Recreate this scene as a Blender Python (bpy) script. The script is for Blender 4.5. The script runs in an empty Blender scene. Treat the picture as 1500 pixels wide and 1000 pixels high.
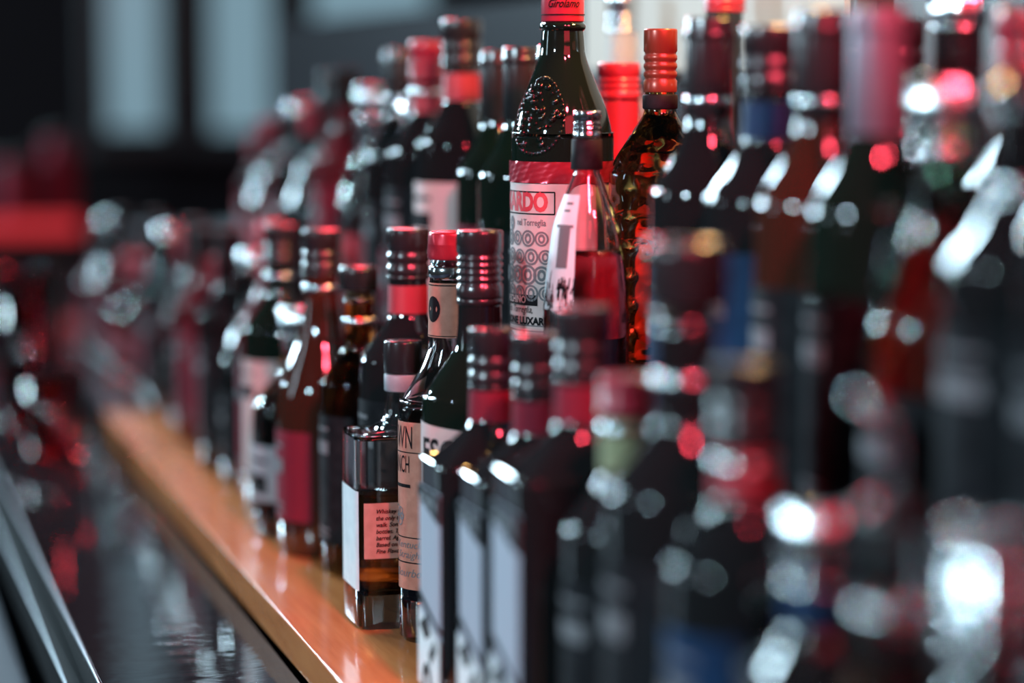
import bpy, bmesh, math, random
from mathutils import Vector
random.seed(7)
C = bpy.context.scene.collection
sc = bpy.context.scene
PI = math.pi

# ------------------------------------------------------------------ camera, world, lights, exposure
CAM = Vector((0, 0, 1.417)); YAW = math.radians(16.27); PITCH = math.radians(6.44); FPX = 3542.0
cd = bpy.data.cameras.new('camera'); cam = bpy.data.objects.new('camera', cd); C.objects.link(cam)
cam.location = CAM
cam.rotation_euler = (PI/2 - PITCH, 0, -YAW)
cd.sensor_width = 36; cd.lens = 36*FPX/1500
cd.dof.use_dof = True; cd.dof.focus_distance = 1.765; cd.dof.aperture_fstop = 1.75
cd.clip_start = 0.02
sc.camera = cam
vs = sc.view_settings
vs.view_transform = 'Standard'; vs.look = 'None'; vs.gamma = 1; vs.use_curve_mapping = False; vs.exposure = -0.42
sc.cycles.use_denoising = True
sc.cycles.max_bounces = 14; sc.cycles.transmission_bounces = 12; sc.cycles.glossy_bounces = 6; sc.cycles.diffuse_bounces = 3
sc.cycles.sample_clamp_indirect = 50
sc.cycles.caustics_reflective = False; sc.cycles.caustics_refractive = False
w = bpy.data.worlds.new('dim room air'); sc.world = w; w.use_nodes = True
w.node_tree.nodes['Background'].inputs[0].default_value = (0.80, 0.92, 1.0, 1)
w.node_tree.nodes['Background'].inputs[1].default_value = 0.035

def area(name, loc, target, sx, sy, col, radiance):
    d = bpy.data.lights.new(name, 'AREA'); d.shape = 'RECTANGLE'; d.size = sx; d.size_y = sy
    d.color = col; d.energy = radiance*PI*sx*sy
    o = bpy.data.objects.new(name, d); C.objects.link(o); o.location = loc
    v = Vector(target) - Vector(loc); o.rotation_euler = v.to_track_quat('-Z', 'Y').to_euler()
    return o
COOL = (0.60, 0.86, 1.0)
area('daylight_far', (-2.0, 5.9, 2.15), (0.4, 2.0, 1.1), 0.32, 0.50, COOL, 430)
area('added_glint_far', (.30, 5.6, 2.55), (0.45, 1.8, 1.1), 0.55, 0.30, COOL, 170)  # added unseen light, placed to streak the left-sloping bottle shoulders
area('added_glint_mid', (.05, 3.3, 2.45), (0.45, 1.2, 1.1), 0.26, 0.26, COOL, 190)  # no known fixture, added for brighter glint discs on the near bottles
area('daylight_side', (-2.3, 2.6, 1.9), (0.4, 1.7, 1.1), 0.16, 1.1, COOL, 20)
area('added_glint_near', (-1.2, 0.7, 2.0), (0.5, 1.0, 1.1), 0.10, 0.16, COOL, 850)  # small strong light added out of view to put glints on near bottles
area('red_neon_front', (0.75, -0.6, 2.2), (0.45, 1.8, 1.1), 1.3, 0.8, (1.0, 0.05, 0.085), 6)
def spot(name, loc, target, energy, deg):
    sp = bpy.data.lights.new(name, 'SPOT'); sp.energy = energy; sp.color = (1.0, 0.065, 0.115); sp.spot_size = math.radians(deg); sp.spot_blend = .7; sp.shadow_soft_size = .08
    so = bpy.data.objects.new(name, sp); C.objects.link(so); so.location = loc
    so.rotation_euler = (Vector(target) - so.location).to_track_quat('-Z', 'Y').to_euler()
spot('red_spotlight_front', (.40, -.25, 2.75), (.42, 1.95, 1.06), 330, 26)
spot('red_spotlight_right', (.98, .1, 2.35), (.54, 1.72, 1.25), 230, 18)
lp = bpy.data.lights.new('added_amber_sparkle', 'POINT'); lp.energy = 11; lp.color = (1.0, .55, .18); lp.shadow_soft_size = .03  # added point light above the frame, gives the amber bottle orange sparkle
lo = bpy.data.objects.new('added_amber_sparkle', lp); C.objects.link(lo); lo.location = (.70, 1.62, 1.66)
area('red_neon_far', (0.95, 4.0, 2.2), (0.5, 3.0, 1.1), 0.25, 1.0, (1.0, 0.05, 0.08), 50)

# ------------------------------------------------------------------ ray helpers (place things on real planes)
_F = Vector((math.sin(YAW)*math.cos(PITCH), math.cos(YAW)*math.cos(PITCH), -math.sin(PITCH)))
_R = Vector((math.cos(YAW), -math.sin(YAW), 0)); _U = _R.cross(_F)
def ray(px, py): return _F + _R*((px-750)/FPX) + _U*((500-py)/FPX)
def at_x(px, py, X): d = ray(px, py); return CAM + d*((X-CAM.x)/d.x)
def at_y(px, py, Y): d = ray(px, py); return CAM + d*((Y-CAM.y)/d.y)
def at_z(px, py, Z): d = ray(px, py); return CAM + d*((Z-CAM.z)/d.z)

# ------------------------------------------------------------------ materials
def mat(name, col, rough=0.5, metal=0, trans=0, ior=1.5, spec=0.5, coat=0, emit=None, emit_s=0, noise=None, bump=None):
    m = bpy.data.materials.new(name); m.use_nodes = True
    nt = m.node_tree; b = nt.nodes['Principled BSDF']
    b.inputs['Base Color'].default_value = (*col, 1)
    b.inputs['Roughness'].default_value = rough; b.inputs['Metallic'].default_value = metal
    b.inputs['Transmission Weight'].default_value = trans; b.inputs['IOR'].default_value = ior
    b.inputs['Specular IOR Level'].default_value = spec; b.inputs['Coat Weight'].default_value = coat
    b.inputs['Coat Roughness'].default_value = 0.05
    if emit:
        b.inputs['Emission Color'].default_value = (*emit, 1); b.inputs['Emission Strength'].default_value = emit_s
    if noise or bump:
        tc = nt.nodes.new('ShaderNodeTexCoord'); mp = nt.nodes.new('ShaderNodeMapping')
        nt.links.new(tc.outputs['Object'], mp.inputs[0])
    if noise:      # (second colour, scale, (stretch xyz), detail)
        c2, s, st, det = noise
        mp.inputs['Scale'].default_value = st
        n = nt.nodes.new('ShaderNodeTexNoise'); n.inputs['Scale'].default_value = s; n.inputs['Detail'].default_value = det
        nt.links.new(mp.outputs[0], n.inputs['Vector'])
        r = nt.nodes.new('ShaderNodeValToRGB')
        r.color_ramp.elements[0].position = .35; r.color_ramp.elements[1].position = .68
        r.color_ramp.elements[0].color = (*col, 1); r.color_ramp.elements[1].color = (*c2, 1)
        nt.links.new(n.outputs['Fac'], r.inputs[0]); nt.links.new(r.outputs[0], b.inputs['Base Color'])
    if bump:       # (scale, strength, stretch)
        s, stg, st = bump
        mp2 = nt.nodes.new('ShaderNodeMapping'); mp2.inputs['Scale'].default_value = st
        nt.links.new(tc.outputs['Object'], mp2.inputs[0])
        n2 = nt.nodes.new('ShaderNodeTexNoise'); n2.inputs['Scale'].default_value = s
        nt.links.new(mp2.outputs[0], n2.inputs['Vector'])
        bp = nt.nodes.new('ShaderNodeBump'); bp.inputs['Strength'].default_value = stg; bp.inputs['Distance'].default_value = 0.004
        nt.links.new(n2.outputs['Fac'], bp.inputs['Height']); nt.links.new(bp.outputs[0], b.inputs['Normal'])
    return m
M = dict(
    dark_glass=mat('dark glass', (.010, .011, .012), .06, ior=1.55, coat=.4),
    black_green=mat('black green glass', (.005, .012, .008), .05, ior=1.55, coat=.4),
    brown_glass=mat('brown glass', (.045, .014, .008), .06, ior=1.55, coat=.4),
    maroon_glass=mat('maroon glass', (.10, .012, .016), .07, ior=1.5, coat=.3),
    clear_glass=mat('clear glass', (.96, .98, .98), .015, trans=1, ior=1.47),
    solid_clear=mat('clear spirit glass', (.86, .93, .95), .05, trans=1, ior=1.4),
    solid_amber=mat('amber spirit glass', (.62, .17, .03), .05, trans=1, ior=1.42),
    solid_red=mat('red spirit glass', (.75, .06, .07), .06, trans=1, ior=1.42),
    solid_green=mat('green spirit glass', (.30, .62, .42), .05, trans=1, ior=1.42),
    solid_blue=mat('blue spirit glass', (.16, .40, .80), .05, trans=1, ior=1.42),
    amber_facet=mat('dimpled amber glass', (.97, .52, .14), .03, trans=1, ior=1.5),
    whiskey=mat('whiskey', (.80, .28, .07), .0, trans=1, ior=1.36),
    dark_whiskey=mat('dark whiskey', (.55, .13, .04), .0, trans=1, ior=1.36),
    rose=mat('rose liqueur', (.50, .09, .13), .0, trans=1, ior=1.36),
    black_cap=mat('black cap', (.020, .019, .021), .22, coat=.3),
    wine_label=mat('wine red label', (.20, .018, .036), .6, spec=.1),
    red_cap=mat('red cap', (.45, .028, .055), .28, coat=.3),
    red_foil=mat('red foil', (.46, .035, .06), .25, metal=.5),
    silver=mat('silver metal', (.80, .81, .83), .14, metal=1),
    violet_foil=mat('grey violet foil', (.17, .15, .19), .42, metal=.3),
    matte_black=mat('matte black cap', (.018, .017, .019), .65, spec=.12),
    matte_red=mat('matte red cap', (.40, .028, .05), .6, spec=.15),
    far_dark=mat('smoky dark glass', (.012, .010, .011), .16, ior=1.4),
    far_maroon=mat('smoky maroon glass', (.11, .010, .016), .20, ior=1.4),
    amber_cap=mat('copper brown cap', (.25, .055, .03), .30, metal=.3),
    gold=mat('brass', (.70, .42, .16), .2, metal=1),
    cork=mat('cork', (.45, .28, .15), .8, noise=((.30, .17, .09), 300, (1, 1, 1), 4)),
    white_label=mat('white label paper', (.78, .80, .82), .5, noise=((.66, .68, .71), 60, (1, 1, 1), 3)),
    cream_label=mat('cream label paper', (.74, .62, .54), .55, noise=((.60, .48, .42), 90, (1, 1, 1), 4)),
    pink_label=mat('pale pink label paper', (.72, .55, .52), .5, noise=((.62, .45, .43), 60, (1, 1, 1), 3)),
    lavender_label=mat('lavender grey label paper', (.40, .40, .47), .5, spec=.2),
    salmon_label=mat('salmon label paper', (.56, .25, .185), .6, spec=.1, noise=((.45, .19, .14), 120, (1, 1, 1), 4)),
    kraft_label=mat('salmon kraft label', (.56, .32, .26), .6, spec=.1, noise=((.47, .26, .205), 120, (1, 1, 1), 4)),
    red_label=mat('red label paper', (.42, .035, .055), .45),
    blue_label=mat('blue label paper', (.014, .050, .125), .5, spec=.15, noise=((.008, .025, .07), 50, (1, 1, 1), 3)),
    grey_label=mat('grey label paper', (.38, .38, .41), .5, noise=((.28, .28, .31), 60, (1, 1, 1), 3)),
    olive_label=mat('olive label paper', (.30, .31, .17), .5),
    dark_label=mat('dark label paper', (.009, .009, .011), .6, spec=.08, noise=((.022, .022, .025), 80, (1, 1, 1), 3)),
    ink=mat('black ink', (.012, .011, .013), .6, spec=.05),
    red_ink=mat('red ink', (.58, .03, .05), .5),
    grey_ink=mat('grey ink', (.19, .18, .19), .6, spec=.1),
    wood=mat('orange shelf wood', (.72, .25, .085), .20, coat=.5, noise=((.60, .18, .055), 9, (14, 1.2, 6), 5), bump=(6, .10, (20, 2, 8))),
    black_stone=mat('black counter', (.030, .030, .033), .12, coat=.3),
    bar_top=mat('polished dark bar top', (.012, .013, .015), .025, ior=1.5, coat=0, bump=(9, .06, (3, 7, 3))),
    trim_metal=mat('brushed steel trim', (.14, .15, .17), .36, metal=1),
    rail_black=mat('matte black rail', (.006, .006, .007), .7, spec=.05),
    navy=mat('navy laminate', (.016, .018, .031), .6, spec=.1),
    wall_dark=mat('dark wall', (.026, .026, .030), .7, spec=.05),
    back_panel=mat('black back panel', (.030, .028, .032), .25, coat=.4),
    floor=mat('dark floor', (.035, .032, .032), .5, noise=((.025, .022, .022), 6, (1, 1, 1), 3)),
    frame=mat('dark window frame', (.030, .030, .034), .5),
    window=mat('dusk lit window glass', (.05, .06, .07), .15, emit=(.34, .56, .68), emit_s=.72),
    panel_light=mat('cream lit panel', (.10, .10, .09), .6, emit=(1.0, .93, .82), emit_s=.55),
    red_lamp=mat('red strip lamp', (.4, .02, .02), .3, emit=(1.0, .05, .07), emit_s=.6),
    milk=mat('frosted white glass', (.85, .85, .83), .25, trans=.25, ior=1.45),
)

# ------------------------------------------------------------------ mesh helpers
def link(name, me, m=None, parent=None, smooth=True):
    o = bpy.data.objects.new(name, me); C.objects.link(o)
    if m: me.materials.append(m)
    if parent: o.parent = parent
    if smooth:
        for p in me.polygons: p.use_smooth = True
    return o
def thing(name, label, cat, loc=(0, 0, 0), rot=0, group=None):
    o = bpy.data.objects.new(name, None); C.objects.link(o); o.location = loc; o.rotation_euler = (0, 0, rot)
    o.empty_display_size = .02
    o['label'] = label; o['category'] = cat
    if group: o['group'] = group
    return o
def mesh_py(name, v, f):
    me = bpy.data.meshes.new(name); me.from_pydata(v, [], f); me.update(); return me
def box(name, lo, hi, m, parent=None, bevel=0.0, kind=None):
    bm = bmesh.new(); bmesh.ops.create_cube(bm, size=1)
    for v in bm.verts:
        for i in range(3): v.co[i] = (lo[i]+hi[i])/2 + v.co[i]*(hi[i]-lo[i])
    if bevel: bmesh.ops.bevel(bm, geom=bm.edges[:], offset=bevel, segments=3, affect='EDGES', profile=.5)
    me = bpy.data.meshes.new(name); bm.to_mesh(me); bm.free()
    o = link(name, me, m, parent, smooth=False)
    if kind: o['kind'] = kind
    return o
def xs(phi, rx, ry, n):
    c, s = math.cos(phi), math.sin(phi)
    if n == 2 and rx == ry: return rx*c, rx*s
    k = (abs(c/rx)**n + abs(s/ry)**n)**(-1/n)
    return k*c, k*s
def norm_prof(prof):
    out = []
    for p in prof:
        if len(p) == 2: out.append((p[0], p[1], p[1], 2))
        elif len(p) == 3: out.append((p[0], p[1], p[2], 2))
        else: out.append(p)
    return out
def smooth_prof(prof, sub=5):
    """Catmull-Rom through the profile rows; a row repeated twice stays a corner."""
    P = norm_prof(prof); out = []
    for i in range(len(P)-1):
        p0 = P[max(i-1, 0)]; p1 = P[i]; p2 = P[i+1]; p3 = P[min(i+2, len(P)-1)]
        if p1 == p2: continue
        if p0 == p1 or i == 0: p0 = tuple(2*a-b for a, b in zip(p1, p2))
        if p2 == p3: p3 = tuple(2*b-a for a, b in zip(p1, p2))
        for k in range(sub):
            t = k/sub
            out.append(tuple(.5*(2*b + (c-a)*t + (2*a-5*b+4*c-d)*t*t + (3*b-a-3*c+d)*t**3) for a, b, c, d in zip(p0, p1, p2, p3)))
    out.append(P[-1]); return [(z, max(a, .0008), max(b, .0008), max(n, 2)) for z, a, b, n in out]
def loft(name, rows, seg=40, cap0=True, cap1=True, flip=False, disp=None):
    v, f = [], []
    for j, (z, rx, ry, n) in enumerate(rows):
        for i in range(seg):
            ph = 2*PI*i/seg; x, y = xs(ph, rx, ry, n)
            if disp:
                k = disp(ph, z); x *= k; y *= k
            v.append((x, y, z))
    for j in range(len(rows)-1):
        for i in range(seg):
            a, b = j*seg+i, j*seg+(i+1) % seg
            q = (a, b, b+seg, a+seg); f.append(q[::-1] if flip else q)
    if cap0:
        q = tuple(range(seg)); f.append(q if flip else q[::-1])
    if cap1:
        q = tuple((len(rows)-1)*seg+i for i in range(seg)); f.append(q[::-1] if flip else q)
    return mesh_py(name, v, f)
def row_at(rows, z):
    for a, b in zip(rows, rows[1:]):
        if min(a[0], b[0]) <= z <= max(a[0], b[0]) and abs(b[0]-a[0]) > 1e-9:
            t = (z-a[0])/(b[0]-a[0]); return tuple(p+(q-p)*t for p, q in zip(a, b))
    return rows[-1] if z > rows[-1][0] else rows[0]
def shell_mesh(name, rows, wall=.0028, base=.008, seg=44):
    """glass with a real inner wall, open at the mouth."""
    inner = [(z, max(a-wall, .004), max(b-wall, .004), n) for z, a, b, n in rows if z > rows[0][0]+base]
    allr = list(rows) + inner[::-1]
    return loft(name, allr, seg, True, True), inner
def patch(name, rows, z0, z1, p0, p1, off=.0004, nz=8, na=28, wr=0, slope=0):
    """paper sheet bent over the bottle between two heights and two angles."""
    v, f = [], []
    for j in range(nz+1):
        for i in range(na+1):
            ph = p0+(p1-p0)*i/na; z = z0+(z1-z0)*j/nz + slope*(ph-p0)
            _, rx, ry, n = row_at(rows, z); k = off
            if wr: k += wr*(.5+.5*math.sin(ph*23+z*900)*math.sin(ph*9-z*1500))
            x, y = xs(ph, rx+k, ry+k, n); v.append((x, y, z))
    W = na+1
    for j in range(nz):
        for i in range(na): f.append((j*W+i, j*W+i+1, j*W+W+i+1, j*W+W+i))
    return mesh_py(name, v, f)
def text_polys(s, size, sx=1, shear=0, bold=0, align='CENTER'):
    cu = bpy.data.curves.new('lettering', 'FONT'); cu.body = s; cu.size = size; cu.shear = shear; cu.offset = bold
    cu.align_x = align; cu.align_y = 'CENTER'; cu.resolution_u = 3
    o = bpy.data.objects.new('lettering', cu); C.objects.link(o)
    me = bpy.data.meshes.new_from_object(o)
    bm = bmesh.new(); bm.from_mesh(me)
    bmesh.ops.triangulate(bm, faces=bm.faces[:])
    for _ in range(1):
        long = [e for e in bm.edges if e.calc_length() > size*.3]
        if long: bmesh.ops.subdivide_edges(bm, edges=long, cuts=2)
    V = [(v.co.x*sx, v.co.y) for v in bm.verts]; bm.verts.index_update(); Fc = [tuple(v.index for v in f.verts) for f in bm.faces]
    bm.free(); bpy.data.objects.remove(o); bpy.data.curves.remove(cu); bpy.data.meshes.remove(me)
    return V, Fc
def ring_polys(cx, cy, r0, r1, seg=18, sy=1):
    V = [(cx+r*math.cos(2*PI*i/seg), cy+sy*r*math.sin(2*PI*i/seg)) for r in (r0, r1) for i in range(seg)]
    return V, [(i, (i+1) % seg, seg+(i+1) % seg, seg+i) for i in range(seg)]
def rect_polys(x0, y0, x1, y1, nx=8):
    V = [(x0+(x1-x0)*i/nx, y) for y in (y0, y1) for i in range(nx+1)]
    return V, [(i, i+1, nx+2+i, nx+1+i) for i in range(nx)]
def shift(P, dx, dy): return [(x+dx, y+dy) for x, y in P[0]], P[1]
def merge(*Ps):
    V, Fc = [], []
    for v, f in Ps:
        k = len(V); V += v; Fc += [tuple(a+k for a in q) for q in f]
    return V, Fc
def wrap(name, P, rows, phic, zc, m, parent, off=.0007):
    """print bent round the bottle: x runs along the girth, y up."""
    v = []
    for x, y in P[0]:
        _, rx, ry, n = row_at(rows, zc+y); ph = phic + x/((rx+ry)/2)
        X, Y = xs(ph, rx+off, ry+off, n); v.append((X, Y, zc+y))
    o = link(name, mesh_py(name, v, P[1]), m, parent, smooth=False); o['kind'] = 'stuff'; return o
def flat(name, P, origin, ux, uy, m, parent):
    o, a, b = Vector(origin), Vector(ux), Vector(uy)
    q = link(name, mesh_py(name, [tuple(o+a*x+b*y) for x, y in P[0]], P[1]), m, parent, smooth=False); q['kind'] = 'stuff'; return q
def cap_mesh(name, z0, z1, r, ribs=0, top=.0012, seg=40, ring=True):
    rows = [(z0, r*.985), (z0+.0006, r)]
    if ribs:
        for k in range(ribs):
            a = z0+(z1-z0)*(.18+.52*k/ribs); rows += [(a, r), (a+.0012, r*.93), (a+.0024, r*.93), (a+.0036, r)]
    rows += [(z1-top*1.5, r), (z1-top*.4, r*.975), (z1, r*.90)]
    rows.sort(key=lambda q: q[0])
    return loft(name, [(z, a, a, 2) for z, a in rows], seg)
def knurl(name, z0, z1, r, teeth=26):
    seg = teeth*4
    return loft(name, [(z0, r, r, 2), (z0+.0008, r*1.02, r*1.02, 2), (z1-.0008, r*1.02, r*1.02, 2), (z1, r*.95, r*.95, 2)], seg,
                disp=lambda p, z: 1 - (.035 if int(round(p/(2*PI)*seg)) % 4 < 2 else 0))

# ------------------------------------------------------------------ room shell
box('floor', (-3, -2, -.1), (4, 6.4, 0), M['floor'], kind='structure')
box('wall_far', (-3, 6.2, 0), (4, 6.35, 3.0), M['wall_dark'], kind='structure')
box('wall_right', (0.78, -1.0, 0), (0.86, 4.15, 1.492), M['back_panel'], kind='structure')
def window(name, px0, px1, py_sill):
    a = at_y(px0, 100, 6.18); b = at_y(px1, 100, 6.18); s = at_y((px0+px1)/2, py_sill, 6.18).z
    r = bpy.data.objects.new(name, None); C.objects.link(r); r['kind'] = 'structure'
    box('pane', (a.x, 6.165, s), (b.x, 6.18, 2.5), M['window'], r)
    for x in (a.x, b.x): box('frame', (x-.025, 6.12, s-.04), (x+.025, 6.2, 2.55), M['frame'], r, .006)
    box('sill', (a.x-.03, 6.08, s-.06), (b.x+.03, 6.2, s-.02), M['frame'], r, .006)
window('window_1', 138, 248, 190)
window('window_2', 290, 408, 192)
window('pale_wall_glow', 440, 640, 42)  # glowing pane standing in for the pale grey-blue wall beyond

# ------------------------------------------------------------------ shelves and bar
def shelf_thing():
    t = thing('bottle_shelf', 'glossy orange wood shelf under the front row of bottles', 'shelf', (0, 0, 0))
    box('board', (.34, -.3, .972), (.515, 2.95, 1.0), M['wood'], t, .0012)
    box('support', (.36, -.3, .0), (.515, 2.95, .972), M['black_stone'], t)
    t = thing('shelf_riser', 'dark raised step carrying the upper row of bottles', 'shelf', (0, 0, 0))
    box('step_top', (.515, -.3, 1.12), (.778, 4.1, 1.15), M['black_stone'], t, .003)
    box('step_front', (.520, -.3, .0), (.778, 4.1, 1.12), M['back_panel'], t)
    t = thing('back_counter', 'black counter past the far end of the orange shelf', 'counter', (0, 0, 0))
    box('counter_top', (.345, 2.955, .965), (.513, 4.1, 1.0), M['black_stone'], t, .003)
    box('counter_base', (.36, 2.955, 0), (.513, 4.1, .965), M['back_panel'], t)
    t = thing('bar_counter', 'polished black bar ledge with steel edge trims below the shelf', 'bar counter', (0, 0, 0))
    box('ledge', (.196, -.3, .93), (.338, 3.7, .970), M['bar_top'], t, .002)
    box('counter_base', (.20, -.3, 0), (.338, 3.7, .93), M['back_panel'], t)
    box('edge_trim', (.1938, -.3, .9675), (.1958, 3.7, .9708), M['trim_metal'], t, .0012)
    box('edge_trim', (.1822, -.3, .9365), (.1835, 3.7, .9392), M['trim_metal'], t, .0012)
    box('rail_core', (.1835, -.3, .90), (.1955, 3.7, .938), M['rail_black'], t)
    t = thing('work_counter', 'navy low work counter at the bottom left', 'counter', (0, 0, 0))
    box('counter_top', (-.5, -.3, .84), (.177, 3.7, .87), M['navy'], t, .003)
    box('counter_base', (-.48, -.3, 0), (.17, 3.7, .84), M['navy'], t)
shelf_thing()

# backlit cream panel on the back wall
t = thing('light_panel', 'backlit cream panel on the back wall behind the tall bottles', 'light panel', (0, 0, 0))
a = at_x(880, 60, .775); b = at_x(1268, 60, .775)
box('frame', (.762, b.y-.012, 1.405), (.779, a.y+.012, 1.80), M['frame'], t, .002)
box('diffuser', (.757, b.y, 1.415), (.7625, a.y, 1.79), M['panel_light'], t, .001)

# ------------------------------------------------------------------ bottles
ROWX = {'A': .428, 'B': .552, 'C': .655}
ROWZ = {'A': 1.0, 'B': 1.15, 'C': 1.15}
LEFT = PI      # bottle fronts face the guests on the left
PROF = {
 'spirit':  [(0, .034), (0, .034), (.004, .0370), (.004, .0370), (.165, .0370), (.182, .0345), (.200, .0215), (.212, .0150), (.212, .0150), (.262, .0140)],
 'wine':    [(0, .034), (0, .034), (.004, .0372), (.004, .0372), (.175, .0372), (.195, .0350), (.218, .0215), (.235, .0150), (.235, .0150), (.300, .0140)],
 'slim':    [(0, .029), (0, .029), (.004, .0320), (.004, .0320), (.140, .0320), (.180, .0275), (.230, .0170), (.260, .0142), (.260, .0142), (.310, .0135)],
 'sloped':  [(0, .036), (0, .036), (.004, .0390), (.004, .0390), (.120, .0390), (.150, .0330), (.185, .0200), (.215, .0150), (.215, .0150), (.255, .0145)],
 'square':  [(0, .030, .030, 6), (0, .030, .030, 6), (.004, .033, .033, 7), (.004, .033, .033, 7), (.150, .033, .033, 7), (.160, .0305, .0305, 5), (.168, .020, .020, 2.6), (.178, .0150, .0150, 2), (.178, .0150, .0150, 2), (.225, .0140, .0140, 2)],
 'squat':   [(0, .040), (0, .040), (.005, .0440), (.005, .0440), (.085, .0440), (.110, .0400), (.130, .0240), (.145, .0190), (.145, .0190), (.175, .0185)],
 'flat':    [(0, .040, .031, 6), (0, .040, .031, 6), (.004, .0425, .033, 8), (.004, .0425, .033, 8), (.152, .0425, .033, 8), (.160, .040, .0315, 6), (.180, .021, .019, 2.8), (.190, .0150, .0150, 2), (.190, .0150, .0150, 2), (.226, .0140, .0140, 2)],
}
SMOOTH = {k: smooth_prof(v) for k, v in PROF.items()}
CACHE = {}
def copy_tree(root, loc, rot, scale, label, group):
    r = root.copy(); C.objects.link(r); r.location = loc; r.rotation_euler = (0, 0, rot); r.scale = (scale,)*3; r['label'] = label
    if group: r['group'] = group
    for ch in list(root.children):
        c = ch.copy(); C.objects.link(c); c.parent = r
        for g in list(ch.children):
            d = g.copy(); C.objects.link(d); d.parent = c
    return r
def bottle(kind, glass, cap, lab, loc, label, scale=1.0, rot=0.0, cap_ribs=2, neck=None, collar=None, group=None):
    """kind: profile; cap: (material, height, style); lab: label material or None; neck: neck label material."""
    key = (kind, glass, cap, lab, neck, collar)
    if key in CACHE: return copy_tree(CACHE[key], loc, rot, scale, label, group)
    rows = SMOOTH[kind]; H = rows[-1][0]; rn = rows[-1][1]
    t = thing('bottle', label, 'bottle', loc, rot, group); t.scale = (scale,)*3
    link('glass_body', loft('glass_body', rows, 40), M[glass], t)
    cm, ch, st = cap
    if st == 'screw':
        link('cap', cap_mesh('cap', H-ch*.55, H+ch*.45, rn+.0022, cap_ribs), M[cm], t)
        link('cap_ring', loft('cap_ring', [(H-ch*.55-.0042, rn+.0016, rn+.0016, 2), (H-ch*.55-.0036, rn+.0024, rn+.0024, 2), (H-ch*.55-.0012, rn+.0024, rn+.0024, 2), (H-ch*.55-.0006, rn+.0014, rn+.0014, 2)], 40), M[cm], t)
    elif st == 'capsule':
        link('cap', cap_mesh('cap', H-ch, H+.003, rn+.0014, 0), M[cm], t)
        link('lip_ring', loft('lip_ring', [(H-.012, rn+.001, rn+.001, 2), (H-.0105, rn+.0028, rn+.0028, 2), (H-.0055, rn+.0028, rn+.0028, 2), (H-.004, rn+.001, rn+.001, 2)], 40), M[cm], t)
    elif st == 'knurl':
        link('cap', knurl('cap', H-ch*.5, H+ch*.5, rn+.003), M[cm], t)
        link('cap_ring', loft('cap_ring', [(H-ch*.5-.003, rn+.0015, rn+.0015, 2), (H-ch*.5-.0022, rn+.0026, rn+.0026, 2), (H-ch*.5-.0006, rn+.0026, rn+.0026, 2), (H-ch*.5, rn+.0015, rn+.0015, 2)], 40), M['silver'], t)
    elif st == 'stopper':
        link('stopper_neck', loft('stopper_neck', [(H-.004, rn-.002, rn-.002, 2), (H+.003, rn-.002, rn-.002, 2)], 32), M['cork'], t)
        link('cap', cap_mesh('cap', H+.003, H+.003+ch, rn+.005, 0, .003), M[cm], t)
    elif st == 'pourer':
        link('stopper_neck', loft('stopper_neck', [(H-.006, rn+.001, rn+.001, 2), (H+.004, rn+.002, rn+.002, 2), (H+.006, rn-.002, rn-.002, 2), (H+.010, .007, .007, 2)], 32), M['black_cap'], t)
        link('pour_spout', spout_mesh(H+.008, ch), M['silver'], t)
    if collar:
        zc = H-ch*.62-.012
        _, ra, rb, n = row_at(rows, zc)
        link('collar', loft('collar', [(zc-.003, ra+.0004, ra+.0004, 2), (zc-.002, ra+.0018, ra+.0018, 2), (zc+.002, ra+.0018, ra+.0018, 2), (zc+.003, ra+.0004, ra+.0004, 2)], 40), M[collar], t)
    if lab:
        z1 = {'spirit': .150, 'wine': .145, 'slim': .125, 'sloped': .105, 'square': .135, 'squat': .075, 'flat': .138}[kind]
        w_ = 1.25 if kind in ('spirit', 'wine', 'slim', 'sloped', 'squat') else .62
        l = link('label', patch('label', rows, .03, z1, LEFT-w_, LEFT+w_), M[lab], t)
        ink = M['ink'] if lab not in ('dark_label', 'blue_label', 'red_label', 'wine_label') else M['grey_ink']
        bars = [rect_polys(-.020, zz, .020, zz+hh) for zz, hh in ((.006, .0025), (.012, .0025), (z1-.066, .012), (z1-.044, .003))]
        wrap('print_bands', merge(*bars), rows, LEFT, .03, ink, l)
        if w_ > 1: link('back_label', patch('back_label', rows, .035, z1-.012, -.75, .75), M['cream_label'], t)
    if neck:
        zb = {'spirit': .214, 'wine': .218, 'slim': .225, 'sloped': .19, 'square': .182, 'squat': .148, 'flat': .186}[kind]
        zt = max(zb+.012, H-ch*.62-.006)
        link('neck_label', patch('neck_label', rows, zb, min(zt, H-.004), 0, 2*PI), M[neck], t)
    CACHE[key] = t
    return t
def spout_mesh(z, L):
    v, f = [], []; pts = [(0, 0, z), (0, 0, z+L*.45), (-.006, -.002, z+L*.75), (-.018, -.005, z+L)]
    r = [.005, .0045, .004, .0035]
    for (x, y, zz), q in zip(pts, r):
        for i in range(14): a = 2*PI*i/14; v.append((x+q*math.cos(a), y+q*math.sin(a), zz))
    for j in range(3):
        for i in range(14): f.append((j*14+i, j*14+(i+1) % 14, j*14+14+(i+1) % 14, j*14+14+i))
    f.append(tuple(range(13, -1, -1))); f.append(tuple(42+i for i in range(14)))
    return mesh_py('pour_spout', v, f)

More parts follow.
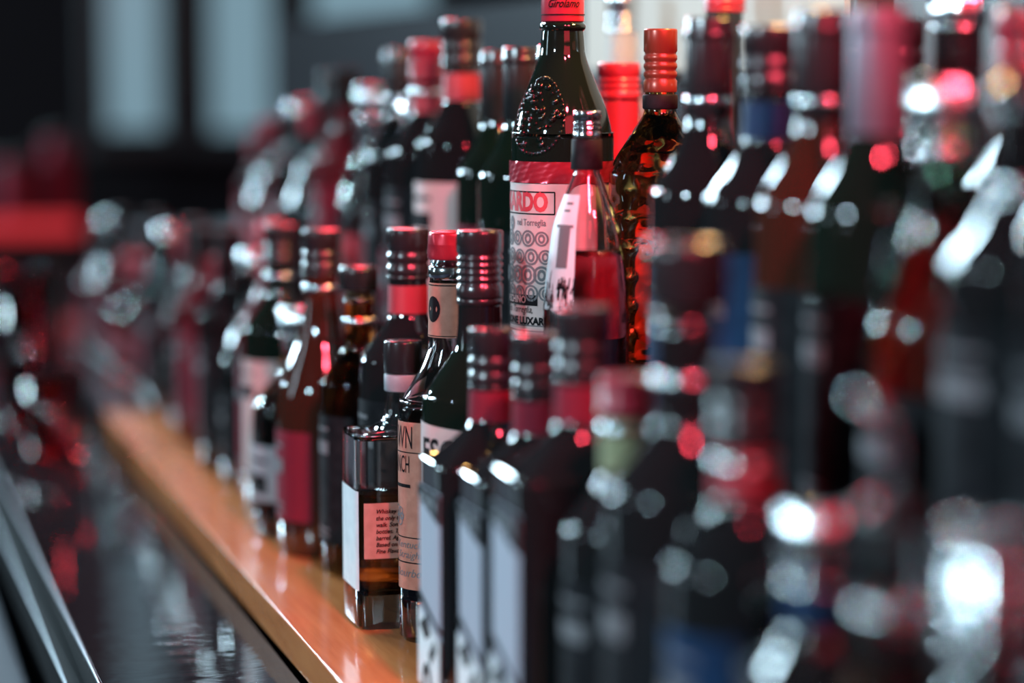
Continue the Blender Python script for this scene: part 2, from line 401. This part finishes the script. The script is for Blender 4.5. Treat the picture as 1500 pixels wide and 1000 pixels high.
# ---------- hero 1: small square whiskey bottle
def hero_square():
    p = at_z(530, 925, 1.0)
    hw = .042; hd = .031
    cx, cy = p.x+hw-.002, p.y+hd
    t = thing('bottle', 'small square whiskey bottle with salmon back label standing on the orange shelf', 'bottle', (cx, cy, 1.0))
    rows = smooth_prof([(0, hw*.95, hd*.93, 6), (0, hw*.95, hd*.93, 6), (.003, hw, hd, 8), (.003, hw, hd, 8), (.134, hw, hd, 8), (.1425, hw*.95, hd*.94, 6),
                        (.149, .022, .020, 3), (.158, .0150, .0150, 2), (.174, .0130, .0130, 2), (.174, .0130, .0130, 2), (.205, .0125, .0125, 2)], 6)
    me, inner = shell_mesh('glass_body', rows, .0032, .017, 64)
    g = link('glass_body', me, M['clear_glass'], t)
    liq = [(z, a+.0003, b+.0003, n) for z, a, b, n in inner if z < .102]
    liq = [(liq[0][0]-.0003, *liq[0][1:])] + liq + [(.102, *liq[-1][1:])]
    link('liquid', loft('liquid', liq, 64), M['whiskey'], t)
    # salmon back label on the near face, pale front label on the left face
    lb = link('back_label', patch('back_label', rows, .0545, .0965, -PI/2-.90, -PI/2+.90, .0004, 4, 60), M['kraft_label'], t)
    lines = ['Whiskey is the', 'the only thing we', 'walk. Something', 'bottles. Tasted', 'barrel. Aged in', 'Based on infused', 'Fine Flavor So']
    P = merge(*[shift(text_polys(s, .0046, .95, .25, 0.00006, 'LEFT'), 0, -.0050*i) for i, s in enumerate(lines)])
    flat('lettering', P, (-.0290, -hd-.0009, .0900), (1, 0, 0), (0, 0, 1), M['ink'], lb)
    link('label', patch('label', rows, .030, .105, PI-.58, PI+.58, .0004, 4, 40), M['white_label'], t)
    link('cap', cap_mesh('cap', .190, .214, .0145, 0, .001), M['black_cap'], t)
    link('cap_ring', loft('cap_ring', [(.176, .0136, .0136, 2), (.177, .0142, .0142, 2), (.188, .0142, .0142, 2), (.189, .0136, .0136, 2)], 40), M['grey_label'], t)
hero_square()

# ---------- hero 2: tall oval bourbon bottle with the TOWN BRANCH label
def hero_bourbon():
    X = at_z(661, 930, 1.0).x
    t = thing('bottle', 'tall clear bourbon bottle with long salmon label and orange neck strip', 'bottle', (.4475, 1.694, 1.0))
    rows = smooth_prof([(0, .035, .025), (0, .035, .025), (.004, .0385, .028), (.004, .0385, .028), (.160, .0385, .028), (.178, .0355, .0265), (.198, .0235, .0205), (.216, .0160, .0160), (.216, .0160, .0160), (.283, .0145, .0145)], 6)
    me, inner = shell_mesh('glass_body', rows, .0026, .012, 60)
    link('glass_body', me, M['clear_glass'], t)
    liq = [(z, a+.0003, b+.0003, n) for z, a, b, n in inner if z < .172]
    link('liquid', loft('liquid', [(liq[0][0]-.0003, *liq[0][1:])] + liq, 60), M['dark_whiskey'], t)
    l = link('label', patch('label', rows, .040, .163, LEFT-1.45, LEFT+1.45, .0004, 16, 40), M['salmon_label'], t)
    tx = LEFT + .04
    wrap('lettering', merge(shift(text_polys('TOWN', .0235, .37), 0, .0510), shift(text_polys('BRANCH', .0180, .32), 0, .0315)), rows, tx, .100, M['ink'], l)
    wrap('print_lines', merge(rect_polys(-.030, .0405, .034, .0413, 16), rect_polys(-.03, -.022, .034, -.0212, 16), rect_polys(-.03, -.0405, .034, -.0396, 16), rect_polys(-.012, .0150, .012, .0175, 6)), rows, tx, .100, M['ink'], l)
    wrap('small_print', merge(shift(text_polys('Kentucky', .0075, .9, .3), .010, -.0270), shift(text_polys('Straight', .0075, .9, .3), .010, -.0345), shift(text_polys('Bourbon', .0085, .9, .3), .010, -.048)), rows, tx, .100, M['grey_ink'], l)
    wrap('seal_print', merge(*[ring_polys(.004*math.cos(k), .004*math.sin(k)-.006, .0015+.0008*(k % 3), .0024+.0008*(k % 3), 10) for k in range(7)]), rows, tx, .100, M['grey_ink'], l)
    n = link('neck_label', patch('neck_label', rows, .2235, .263, 0, 2*PI, .0004, 6, 40), M['salmon_label'], t)
    wrap('neck_emblem', shift(merge(([(0, 0)]+[(math.cos(2*PI*i/20)*.0065, math.sin(2*PI*i/20)*.0095) for i in range(20)], [(0, 1+i, 1+(i+1) % 20) for i in range(20)])), 0, 0), rows, LEFT+.42, .244, M['ink'], n)
    wrap('neck_lines', merge(rect_polys(-.045, -.0186, .045, -.0180, 30), rect_polys(-.045, .0180, .045, .0188, 30)), rows, LEFT, .243, M['ink'], n)
    link('cap_ring', loft('cap_ring', [(.266, .0150, .0150, 2), (.267, .0160, .0160, 2), (.274, .0160, .0160, 2), (.275, .0150, .0150, 2)], 40), M['silver'], t)
    link('cap', loft('cap', smooth_prof([(.2795, .0155), (.281, .0163), (.290, .0163), (.290, .0163), (.291, .0163), (.2965, .0158), (.2990, .0150), (.3000, .0120)], 3), 48, disp=lambda p, z: 1+.018*math.sin(7*p+z*400)*math.sin(3*p)), M['red_foil'], t)
hero_bourbon()

# ---------- hero 3: dark bottle with black-red screw cap and pale pink label (ES...)
def hero_dark():
    t = thing('bottle', 'dark round bottle with black screw cap and pale pink label', 'bottle', (.4515, 1.628, 1.0))
    rows = smooth_prof([(0, .038, .032), (0, .038, .032), (.004, .0415, .035), (.004, .0415, .035), (.170, .0415, .035), (.190, .0385, .033), (.208, .0270, .0245), (.222, .0175, .0175), (.238, .0150, .0150), (.238, .0150, .0150), (.290, .0140, .0140)], 6)
    link('glass_body', loft('glass_body', rows, 56), M['black_green'], t)
    l = link('label', patch('label', rows, .06, .176, LEFT-1.1, LEFT+1.9, .0004, 12, 44, slope=-.004), M['pink_label'], t)
    wrap('lettering', text_polys('ESC', .025, .72, 0, .0006), rows, LEFT+.46, .151, M['ink'], l)
    link('cap', cap_mesh('cap', .258, .305, .0165, 5, .0015, 56), M['black_cap'], t)
    link('cap_ring', loft('cap_ring', [(.2525, .0150, .0150, 2), (.2532, .0163, .0163, 2), (.2568, .0163, .0163, 2), (.2575, .0155, .0155, 2)], 48), M['black_cap'], t)
    link('neck_label', patch('neck_label', rows, .226, .255, 0, 2*PI, .0005, 4, 44), M['dark_glass'], t)
hero_dark()

# ---------- hero 4: tall green cherry liqueur bottle
def hero_liqueur():
    p = at_x(823, 600, .545)
    t = thing('bottle', 'tall dark green liqueur bottle with red cap and medallion label, on the upper step', 'bottle', (.545, p.y, 1.15))
    py = p.y
    Z = lambda y: at_y(823, y, py-.02).z-1.15           # height of a picture row on this bottle
    R0 = .0385
    zt, zl1, zb1, zs = Z(34), Z(268), Z(236), Z(205)
    rows = smooth_prof([(0, R0*.93), (0, R0*.93), (.005, R0), (.005, R0), (zs-.012, R0), (zs, R0*.985), (zs+.022, R0*.86), (zs+.045, R0*.62), (zs+.062, R0*.455), (zs+.075, .0160), (zs+.075, .0160), (zt-.002, .0152)], 6)
    link('glass_body', loft('glass_body', rows, 64), M['black_green'], t)
    link('lip_ring', loft('lip_ring', smooth_prof([(zt-.006, .0150), (zt-.0035, .0172), (zt-.001, .0172), (zt+.0015, .0150)], 4), 48), M['black_green'], t)
    c = link('cap', cap_mesh('cap', zt+.0015, zt+.042, .0160, 0), M['red_cap'], t)
    crow = [(zt, .016, .016, 2), (zt+.042, .016, .016, 2)]
    wrap('signature', text_polys('Girolamo', .0085, .75, .45, .0001), crow, -PI/2-.28, zt+.0145, M['ink'], c)
    wrap('cap_lines', rect_polys(-.045, -.0004, .045, .0004, 40), crow, -PI/2, zt+.0065, M['ink'], c)
    link('embossed_crest', crest_mesh(rows, zs, R0), M['black_green'], t)
    link('band', patch('band', rows, zl1+.0005, zb1, 0, 2*PI, .0007, 10, 120, wr=.0009), M['red_foil'], t)
    l = link('label', patch('label', rows, Z(492), zl1, 0, 2*PI, .0004, 6, 64), M['pink_label'], t)
    face = -PI/2-.28                                    # turned a little left of the viewer
    c0 = face - 1.08
    top = Z(280); bot = Z(312)
    wrap('name_frame', merge(rect_polys(-.040, -.0005, .0352, .0005, 24), rect_polys(-.040, bot-top-.0005, .0352, bot-top+.0005, 24), rect_polys(.0347, bot-top, .0356, .0, 2)), rows, c0, top, M['ink'], l)
    wrap('lettering', text_polys('LUXARDO', .0190, .74, 0, .0009), rows, c0-.09, (top+bot)/2, M['red_ink'], l)
    wrap('small_print', merge(shift(text_polys('nel Torreglia', .0068, .78, 0, .0001), .015, 0), ring_polys(-.0075, -.001, .0012, .0042, 14, 1.3)), rows, c0, Z(325), M['grey_ink'], l)
    meds = []
    for j in range(4):
        for i in range(5):
            x, y = -.022+.0118*i+(.003 if j % 2 else 0), -.0135*j
            s = 1 + .25*(j == 2) + .12*(i % 2)
            meds += [ring_polys(x, y, .0042*s, .0056*s, 18), ring_polys(x, y, .0014*s, .0028*s, 10, 1.3)]
    wrap('medallions', merge(*meds), rows, c0, Z(348), M['grey_ink'], l)
    zb = Z(438)
    wrap('name_band', rect_polys(-.040, -.0040, .022, .0040, 20), rows, c0, zb, M['ink'], l)
    wrap('band_lettering', text_polys('MARASCHINO', .0075, .85, 0, .0001), rows, c0-.23, zb, M['pink_label'], l, .0010)
    wrap('maker_lettering', merge(shift(text_polys('Gio. Torreglia,', .0075, .8, .4), .0, .0), shift(text_polys('ALIONE LUXARDO', .0075, .95, 0, .0004), .008, -.0085)), rows, c0, Z(452), M['ink'], l)
    wrap('fine_print', merge(*[rect_polys(-.032, -.0042*i-.0005, .034-.004*(i % 2), -.0042*i+.0005, 20) for i in range(5)]), rows, c0, Z(475), M['grey_ink'], l)
def crest_mesh(rows, zs, R0):
    bm = bmesh.new(); rnd = random.Random(3)
    for k in range(70):
        u, v_ = rnd.uniform(-1, 1), rnd.uniform(-1, 1)
        if u*u+v_*v_ > 1: continue
        ph = -PI/2-.28-.62+u*.55; z = zs+.018+v_*.024
        _, rx, ry, n = row_at(rows, z); x, y = xs(ph, rx, ry, n)
        from mathutils import Matrix
        bmesh.ops.create_icosphere(bm, subdivisions=1, radius=rnd.uniform(.0012, .0030), matrix=Matrix.Translation((x, y, z)))
    for k in range(44):                                 # raised oval rim
        a = 2*PI*k/44; ph = -PI/2-.28-.62+math.cos(a)*.62; z = zs+.018+math.sin(a)*.028
        _, rx, ry, n = row_at(rows, z); x, y = xs(ph, rx, ry, n)
        bmesh.ops.create_icosphere(bm, subdivisions=1, radius=.0016, matrix=Matrix.Translation((x, y, z)))
    me = bpy.data.meshes.new('embossed_crest'); bm.to_mesh(me); bm.free(); return me
hero_liqueur()

# ---------- hero 5: small clear bottle with white printed label, silver cap, black collar
def hero_clear():
    Y = 1.622
    X = at_y(859, 400, Y).x
    t = thing('bottle', 'small clear bottle with silver cap and white label before the green liqueur bottle', 'bottle', (X, Y, 1.15))
    Z = lambda y: at_y(859, y, Y-.02).z-1.15
    h = Z(163)
    rows = smooth_prof([(0, .028), (0, .028), (.004, .0305), (.004, .0305), (Z(490), .0305), (Z(420), .0286), (Z(370), .0257), (Z(330), .0226), (Z(285), .0150), (Z(255), .0098), (Z(255), .0098), (h-.003, .0092)], 6)
    me, inner = shell_mesh('glass_body', rows, .0022, .008, 52)
    link('glass_body', me, M['clear_glass'], t)
    liq = [(z, a+.0003, b+.0003, n) for z, a, b, n in inner if z < Z(368)]
    link('liquid', loft('liquid', [(liq[0][0]-.0003, *liq[0][1:])] + liq, 52), M['rose'], t)
    l = link('label', patch('label', rows, Z(455), Z(286), LEFT-.9, LEFT+.95, .0005, 18, 30), M['white_label'], t)
    rnd = random.Random(5); P = []
    for k in range(70):
        x, y = rnd.uniform(-.017, .016), rnd.uniform(-.030, .004)
        q = .0004+.0007*rnd.random(); hh = .004+.009*rnd.random(); dx = rnd.uniform(-.002, .002)
        P.append(([(x-q, y), (x+q, y), (x+q*.4+dx, y+hh), (x-q*.6+dx, y+hh)], [(0, 1, 2, 3)]))
    wrap('label_art', merge(*P), rows, LEFT+.42, Z(430), M['ink'], l, .0009)
    wrap('label_figure', merge(rect_polys(-.0045, -.006, .005, .022, 4), rect_polys(-.008, .022, .007, .0240, 4), rect_polys(-.003, .033, .002, .0345, 2), rect_polys(-.002, .038, .003, .0395, 2)), rows, LEFT+.55, Z(380), M['grey_ink'], l, .0010)
    link('collar', loft('collar', [(Z(250), .0108, .0108, 2), (Z(249), .0114, .0114, 2), (Z(206), .0106, .0106, 2), (Z(205), .0100, .0100, 2)], 40), M['dark_label'], t)
    link('cap', cap_mesh('cap', Z(203), h, .0098, 3, .001, 40), M['silver'], t)
hero_clear()

# ---------- hero 6: dimpled amber bottle with long copper brown neck cap
def hero_amber():
    p = at_x(966, 300, .598); Y = p.y
    t = thing('bottle', 'dimpled amber bottle with long copper brown cap on the upper step', 'bottle', (.598, Y, 1.15))
    Z = lambda y: at_y(964, y, Y).z-1.15
    rows = smooth_prof([(0, .034), (0, .034), (.005, .0375), (.005, .0375), (Z(300), .0375), (Z(245), .0350), (Z(205), .0240), (Z(170), .0130), (Z(150), .0110), (Z(150), .0110), (Z(60), .0108)], 10)
    dense = []
    for a_, b_ in zip(rows, rows[1:]):
        k_ = max(1, int((b_[0]-a_[0])/.0022))
        dense += [tuple(p_+(q_-p_)*i_/k_ for p_, q_ in zip(a_, b_)) for i_ in range(k_)]
    rows = dense + [rows[-1]]
    zmax = Z(175)
    def dm(ph, z):
        if z > zmax or z < .006: return 1
        return 1 - .036*max(0, math.sin(ph*8)*math.sin(z*300+(1 if int(ph*8/PI) % 2 else 0)*1.5))
    link('glass_body', loft('glass_body', rows, 110, disp=dm), M['amber_facet'], t)
    link('cap', cap_mesh('cap', Z(135), Z(42), .0122, 4, .001, 44), M['amber_cap'], t)
    link('collar', loft('collar', [(Z(160), .0120, .0120, 2), (Z(158), .0128, .0128, 2), (Z(140), .0128, .0128, 2), (Z(138), .0120, .0120, 2)], 40), M['dark_label'], t)
hero_amber()

# ---------- hero 7: red-capped bottle behind the clear one
def hero_redcap():
    p = at_x(906, 200, .628); Y = p.y
    t = thing('bottle', 'pale red bottle with ribbed red cap, just right of the green liqueur bottle', 'bottle', (.628, Y, 1.15))
    Z = lambda y: at_y(906, y, Y-.01).z-1.15
    rows = smooth_prof([(0, .034), (0, .034), (.005, .0365), (.005, .0365), (Z(420), .0365), (Z(385), .0330), (Z(350), .0210), (Z(320), .0165), (Z(320), .0165), (Z(100), .0155)], 5)
    link('glass_body', loft('glass_body', rows, 44), M['solid_red'], t)
    link('neck_label', patch('neck_label', rows, Z(300), Z(148), 0, 2*PI, .0006, 6, 44), M['red_cap'], t)
    link('cap', cap_mesh('cap', Z(144), Z(92), .0172, 3, .0012, 44), M['red_cap'], t)
    link('label', patch('label', rows, .03, .10, LEFT-1.2, LEFT+1.2, .0005, 4, 30), M['pink_label'], t)
hero_redcap()

# ---------- the three flat gin bottles nearest the focus
def flat_bottles():
    rows = SMOOTH['flat']
    where = ['leftmost of three', 'middle of three', 'rightmost of three']
    first = None
    for k, Y in enumerate((1.503, 1.418, 1.332)):
        lab = 'rectangular bottle with tall white label and red neck strip, ' + where[k]
        if first is None:
            t = thing('bottle', lab, 'bottle', (.425, Y, 1.0), 0, 'rectangular white label bottles'); first = t
            link('glass_body', loft('glass_body', rows, 64), M['dark_glass'], t)
            l = link('label', patch('label', rows, .012, .146, PI-.60, PI+.58, .0004, 16, 30), M['lavender_label'], t)
            hx = -.0425-.0009
            def fl(n, P, m, zc, e=0): return flat(n, P, (hx-e, 0, zc), (0, -1, 0), (0, 0, 1), m, l)
            fl('label_lower', ([(-.028, -.008), (.028, -.008), (.028, .030), (-.028, .043)], [(0, 1, 2, 3)]), M['white_label'], .020, -.0002)
            fl('label_top', ([(-.028, .006), (.028, -.006), (.028, .0135), (-.028, .0135)], [(0, 1, 2, 3)]), M['dark_label'], .132)
            fl('label_rings', merge(*[ring_polys(-.018+.009*i, .003+.003*(i % 2), .0016, .0034, 14) for i in range(5)]), M['grey_label'], .134, .0003)
            fl('label_figure', merge(([(-.027, .036), (.028, .018), (.028, .014), (-.027, .030)], [(0, 1, 2, 3)]), ([(-.024, .012), (-.004, .022), (.006, .010), (-.008, .004)], [(0, 1, 2, 3)]), ([(.000, -.004), (.016, .010), (.020, .002), (.006, -.010)], [(0, 1, 2, 3)])), M['ink'], .040)
            fl('label_ring', ring_polys(-.004, 0, .0055, .0115, 24, 1.2), M['ink'], .016, .0002)
            link('neck_label', patch('neck_label', rows, .190, .2095, 0, 2*PI, .0004, 4, 40), M['wine_label'], t)
            link('cap', cap_mesh('cap', .214, .250, .0152, 2, .0012), M['black_cap'], t)
            link('cap_ring', loft('cap_ring', [(.2100, .0142, .0142, 2), (.2106, .0152, .0152, 2), (.2128, .0152, .0152, 2), (.2134, .0142, .0142, 2)], 40), M['black_cap'], t)
        else:
            copy_tree(first, (.428+.002*k, Y, 1.0), random.uniform(-.03, .03), (1, 1.02, 1.12)[k], lab, 'rectangular white label bottles')
flat_bottles()

# ---------- ordinary bottles; place() puts a bottle on its step so its middle stands behind a picture column
def place(row, px, X=None):
    X = X or ROWX[row]
    return (X, at_x(px, 500 if row == 'A' else 250, X).y, ROWZ[row])
B = bottle
ORD = ['first', 'second', 'third', 'fourth', 'fifth', 'sixth', 'seventh', 'eighth', 'ninth', 'tenth', 'eleventh', 'twelfth', 'thirteenth', 'fourteenth',
       'fifteenth', 'sixteenth', 'seventeenth', 'eighteenth', 'nineteenth', 'twentieth', 'twenty-first', 'twenty-second', 'twenty-third', 'twenty-fourth', 'twenty-fifth', 'twenty-sixth', 'twenty-seventh', 'twenty-eighth']
def sc_for(kind, h, cap):           # scale so that the bottle stands h metres tall
    H = SMOOTH[kind][-1][0]; st, ch = cap[2], cap[1]
    top = H + {'screw': ch*.45, 'capsule': .003, 'knurl': ch*.5, 'stopper': ch+.003, 'pourer': ch+.008}[st]
    return h/top
BC, RC, SC_, VF, AC, GC = ('black_cap', .034, 'screw'), ('red_cap', .034, 'screw'), ('silver', .022, 'knurl'), ('violet_foil', .072, 'capsule'), ('amber_cap', .03, 'screw'), ('gold', .02, 'knurl')
MB, MR, MF = ('matte_black', .034, 'screw'), ('matte_red', .034, 'screw'), ('matte_black', .06, 'capsule')
BF, RF, ST, RS, PO = ('black_cap', .06, 'capsule'), ('red_foil', .06, 'capsule'), ('black_cap', .022, 'stopper'), ('red_cap', .02, 'stopper'), ('silver', .05, 'pourer')
# lower shelf, in front of the flat bottles and towards the lens: (Y, X, kind, glass, cap, label, neck, collar, height, words)
near = [
 (1.244, .428, 'spirit', 'dark_glass', ('red_cap', .018, 'screw'), 'dark_label', 'olive_label', 'silver', .250, 'dark bottle with orange red cap and olive neck label'),
 (1.155, .430, 'spirit',  'dark_glass', ('black_cap', .030, 'stopper'), 'dark_label', None, 'silver', .330, 'tall dark bottle with broad black stopper'),
 (1.068, .428, 'spirit', 'dark_glass', BC, 'blue_label', 'red_label', 'silver', .278, 'dark bottle with black cap and red neck label'),
 (.986, .430, 'square', 'dark_glass', SC_, 'blue_label', 'blue_label', 'silver', .222, 'square dark bottle with blue label and silver cap'),
 (.904, .428, 'sloped', 'solid_clear', PO, 'dark_label', None, 'silver', .285, 'clear sloping bottle with steel pourer'),
 (.818, .430, 'square', 'dark_glass', ('silver', .03, 'screw'), 'blue_label', None, 'silver', .245, 'square dark bottle with plain silver cap'),
 (.735, .430, 'spirit', 'maroon_glass', SC_, 'dark_label', None, 'silver', .262, 'maroon bottle with silver cap'),
]
for i, (Y, X, k, g, c, l, n, co, h, wd) in enumerate(near):
    B(k, g, c, l, (X, Y, 1.0), wd + ', %s from right, lower shelf' % ORD[len(near)-1-i], sc_for(k, h, c), random.uniform(-.15, .15), neck=n, collar=co)
# upper step, right of the amber bottle
up = [
 ('B', 1.3555, 'spirit', 'dark_glass', BC, 'blue_label', 'blue_label', None, .292, 'dark bottle with black cap and blue neck label'),
 ('B', 1.279, 'wine', 'brown_glass', BF, 'dark_label', None, 'silver', .300, 'brown bottle with black capsule'),
 ('B', 1.203, 'wine', 'black_green', VF, 'dark_label', None, None, .300, 'dark green bottle with wide grey violet capsule'),
 ('B', 1.122, 'sloped', 'solid_green', SC_, 'dark_label', None, 'silver', .262, 'pale green bottle with silver cap'),
 ('B', 1.040, 'spirit', 'dark_glass', PO, 'dark_label', None, 'silver', .310, 'dark bottle with steel pourer'),
 ('B', .960, 'wine', 'dark_glass', BF, 'dark_label', None, 'silver', .302, 'dark bottle with black capsule, second nearest the lens'),
 ('B', .880, 'spirit', 'dark_glass', BC, 'dark_label', 'red_label', 'silver', .300, 'dark bottle with red neck label, nearest the lens'),
 ('C', 1.575, 'spirit', 'dark_glass', BC, 'dark_label', 'blue_label', None, .290, 'back row dark bottle with black screw cap'),
 ('C', 1.495, 'slim', 'dark_glass', ST, 'grey_label', None, 'silver', .300, 'slim back row bottle with black stopper'),
 ('C', 1.410, 'spirit', 'dark_glass', BC, 'red_label', None, 'silver', .298, 'back row dark bottle with red label'),
 ('C', 1.325, 'wine', 'dark_glass', SC_, 'dark_label', None, None, .315, 'back row dark bottle with silver cap'),
 ('C', 1.240, 'spirit', 'dark_glass', RC, 'red_label', None, 'silver', .300, 'back row dark bottle with red cap'),
]
for i, (r, Y, k, g, c, l, n, co, h, wd) in enumerate(up):
    B(k, g, c, l, (ROWX[r]+(.004 if r == 'B' else .01), Y, 1.15), wd + ', upper step at right', sc_for(k, h, c), random.uniform(-.2, .2), neck=n, collar=co)
# milk white bottle standing before the cream panel
t = thing('bottle', 'frosted white bottle between the green liqueur bottle and the amber bottle', 'bottle', place('C', 912, .728))
link('glass_body', loft('glass_body', smooth_prof([(0, .028), (0, .028), (.004, .031), (.004, .031), (.20, .031), (.225, .027), (.25, .0155), (.265, .0135), (.265, .0135), (.31, .013)]), 40), M['milk'], t)
link('cap', cap_mesh('cap', .30, .335, .0148, 2), M['silver'], t)
link('label', patch('label', SMOOTH['wine'], .03, .14, LEFT-1, LEFT+1, -.0055), M['white_label'], t)
B('wine', 'dark_glass', BF, 'blue_label', (.547, 1.432, 1.15), 'dark bottle with long black capsule hiding the right of the amber bottle', .985, 0, collar='silver')
B('slim', 'dark_glass', RC, 'red_label', (.733, 1.885, 1.15), 'tall dark bottle with red cap, in back behind the amber bottle', 1.09, 0)
# lower shelf beyond the square whiskey bottle
G = ['dark_glass', 'brown_glass', 'solid_clear', 'black_green', 'maroon_glass', 'solid_amber', 'dark_glass', 'solid_clear']
far_A = [
 ('spirit', 'dark_glass', BC, 'dark_label', 'red_label', None, .292), ('spirit', 'solid_amber', ST, 'dark_label', None, 'silver', .255),
 ('sloped', 'brown_glass', BC, 'wine_label', None, 'silver', .280), ('squat', 'solid_clear', SC_, 'grey_label', None, None, .205),
 ('spirit', 'black_green', BC, 'pink_label', None, 'silver', .272), ('wine', 'far_maroon', RF, 'wine_label', None, None, .270),
 ('sloped', 'dark_glass', SC_, 'dark_label', None, None, .235), ('spirit', 'far_dark', MB, 'dark_label', None, None, .250),
 ('square', 'far_dark', MR, 'wine_label', None, None, .215), ('spirit', 'far_maroon', MB, 'wine_label', None, None, .240),
 ('wine', 'far_dark', MF, 'dark_label', None, None, .245), ('sloped', 'far_maroon', MR, 'dark_label', None, None, .225),
 ('spirit', 'dark_glass', SC_, 'dark_label', None, None, .225), ('spirit', 'far_dark', MB, 'wine_label', None, None, .225),
 ('slim', 'far_dark', MB, 'dark_label', None, None, .230), ('squat', 'solid_red', MR, 'red_label', None, None, .165),
 ('squat', 'solid_red', MR, 'red_label', None, None, .160), ('spirit', 'far_dark', MB, 'wine_label', None, None, .215),
 ('sloped', 'dark_glass', SC_, 'dark_label', None, None, .205), ('spirit', 'far_dark', MB, 'dark_label', None, None, .200),
 ('squat', 'far_maroon', MB, 'wine_label', None, None, .170)]
WORD = {'dark_glass': 'dark', 'brown_glass': 'brown', 'solid_clear': 'clear', 'black_green': 'dark green', 'maroon_glass': 'maroon', 'solid_amber': 'amber', 'solid_red': 'red', 'solid_green': 'green', 'solid_blue': 'blue', 'far_dark': 'smoky dark', 'far_maroon': 'smoky maroon'}
CW = {'black_cap': 'black', 'red_cap': 'red', 'silver': 'silver', 'violet_foil': 'violet', 'amber_cap': 'copper', 'gold': 'brass', 'matte_black': 'matte black', 'matte_red': 'matte red', 'red_foil': 'red foil'}
Y = 1.79+.062
for i, (k, g, c, l, n, co, h) in enumerate(far_A):
    x = .455 if i == 0 else .428 + random.uniform(-.006, .010)
    B(k, g, c, l, (x, Y, 1.0), '%s bottle with %s cap, %s beyond square whiskey bottle, lower shelf' % (WORD[g], CW[c[0]], ORD[i]), sc_for(k, h, c), random.uniform(-.2, .2), neck=n, collar=co)
    Y += .0925 if k != 'squat' else .098
far_B = [
 ('wine', 'black_green', BF, 'dark_label', None, None, .285), ('wine', 'black_green', BF, 'dark_label', None, None, .284),
 ('wine', 'black_green', BF, 'wine_label', None, None, .282), ('spirit', 'dark_glass', BC, 'pink_label', 'red_label', None, .310),
 ('spirit', 'dark_glass', ('red_cap', .03, 'screw'), 'dark_label', 'red_label', 'silver', .292), ('sloped', 'solid_clear', SC_, 'wine_label', None, 'silver', .240),
 ('wine', 'dark_glass', BF, 'dark_label', None, 'silver', .285),
 ('sloped', 'solid_clear', SC_, 'red_label', None, 'silver', .250), ('spirit', 'far_maroon', MB, 'wine_label', None, None, .265),
 ('slim', 'far_dark', BC, 'dark_label', None, None, .262), ('sloped', 'dark_glass', MR, 'dark_label', None, None, .225),
 ('spirit', 'far_dark', SC_, 'dark_label', None, None, .230), ('wine', 'far_maroon', MF, 'red_label', None, None, .225),
 ('sloped', 'dark_glass', MR, 'red_label', None, None, .205), ('spirit', 'far_dark', MB, 'dark_label', None, None, .200),
 ('spirit', 'far_maroon', MR, 'red_label', None, None, .180)]
Y = 1.812
for i, (k, g, c, l, n, co, h) in enumerate(far_B):
    x = .556 + random.uniform(-.006, .014)
    B(k, g, c, l, (x, Y, 1.15), '%s bottle with %s cap, %s beyond green liqueur bottle, upper step' % (WORD[g], CW[c[0]], ORD[i]), sc_for(k, h, c), random.uniform(-.2, .2), neck=n, collar=co)
    Y += .088 if k != 'squat' else .098

# ---------- things on the bar ledge and in the room behind
def tumbler(loc, r, h, m, label):
    t = thing('tumbler', label, 'glass', loc)
    rows = [(0, r*.86, r*.86, 2), (.004, r*.92, r*.92, 2), (h, r, r, 2)]
    inner = [(h, r-.002, r-.002, 2), (.012, r*.92-.003, r*.92-.003, 2)]
    link('glass_body', loft('glass_body', rows+inner, 32), M[m], t)
    link('liquid', loft('liquid', [(.0118, r*.92-.0028, r*.92-.0028, 2), (h*.6, r*.955-.0026, r*.955-.0026, 2)], 32), M['rose'], t)
tumbler((.270, 2.82, .970), .036, .10, 'solid_red', 'red glass tumbler at the far end of the bar ledge')
tumbler((.265, 3.05, .970), .038, .20, 'solid_red', 'tall red glass behind the tumbler on the bar ledge')
t = thing('cabinet', 'dark cabinet with glowing red shelf edge at the far left', 'cabinet', (0, 0, 0))
a = at_y(-60, 345, 5.0); b = at_y(118, 345, 5.0)
box('carcass', (a.x, 5.02, 0), (b.x, 5.4, 1.06), M['back_panel'], t, .01)
box('cabinet_top', (a.x-.01, 4.97, 1.06), (b.x+.01, 5.42, 1.075), M['black_stone'], t, .004)
box('strip_lamp', (a.x, 4.985, 1.078), (b.x, 5.02, 1.112), M['red_lamp'], t, .004)

for px, h, r in ((22, .16, .038), (88, .21, .034)):
    q = at_y(px, 300, 5.15)
    t = thing('jar', '%s dim wine red jar on the far cabinet' % {22: 'left shorter', 88: 'right taller'}[px], 'jar', (q.x, 5.15, 1.0755))
    link('glass_body', loft('glass_body', [(0, r*.95, r*.95, 2), (.005, r, r, 2), (h*.8, r, r, 2), (h*.92, r*.8, r*.8, 2)], 28), M['wine_label'], t)
    link('lid', loft('lid', [(h*.92, r*.84, r*.84, 2), (h, r*.84, r*.84, 2)], 28), M['black_cap'], t)
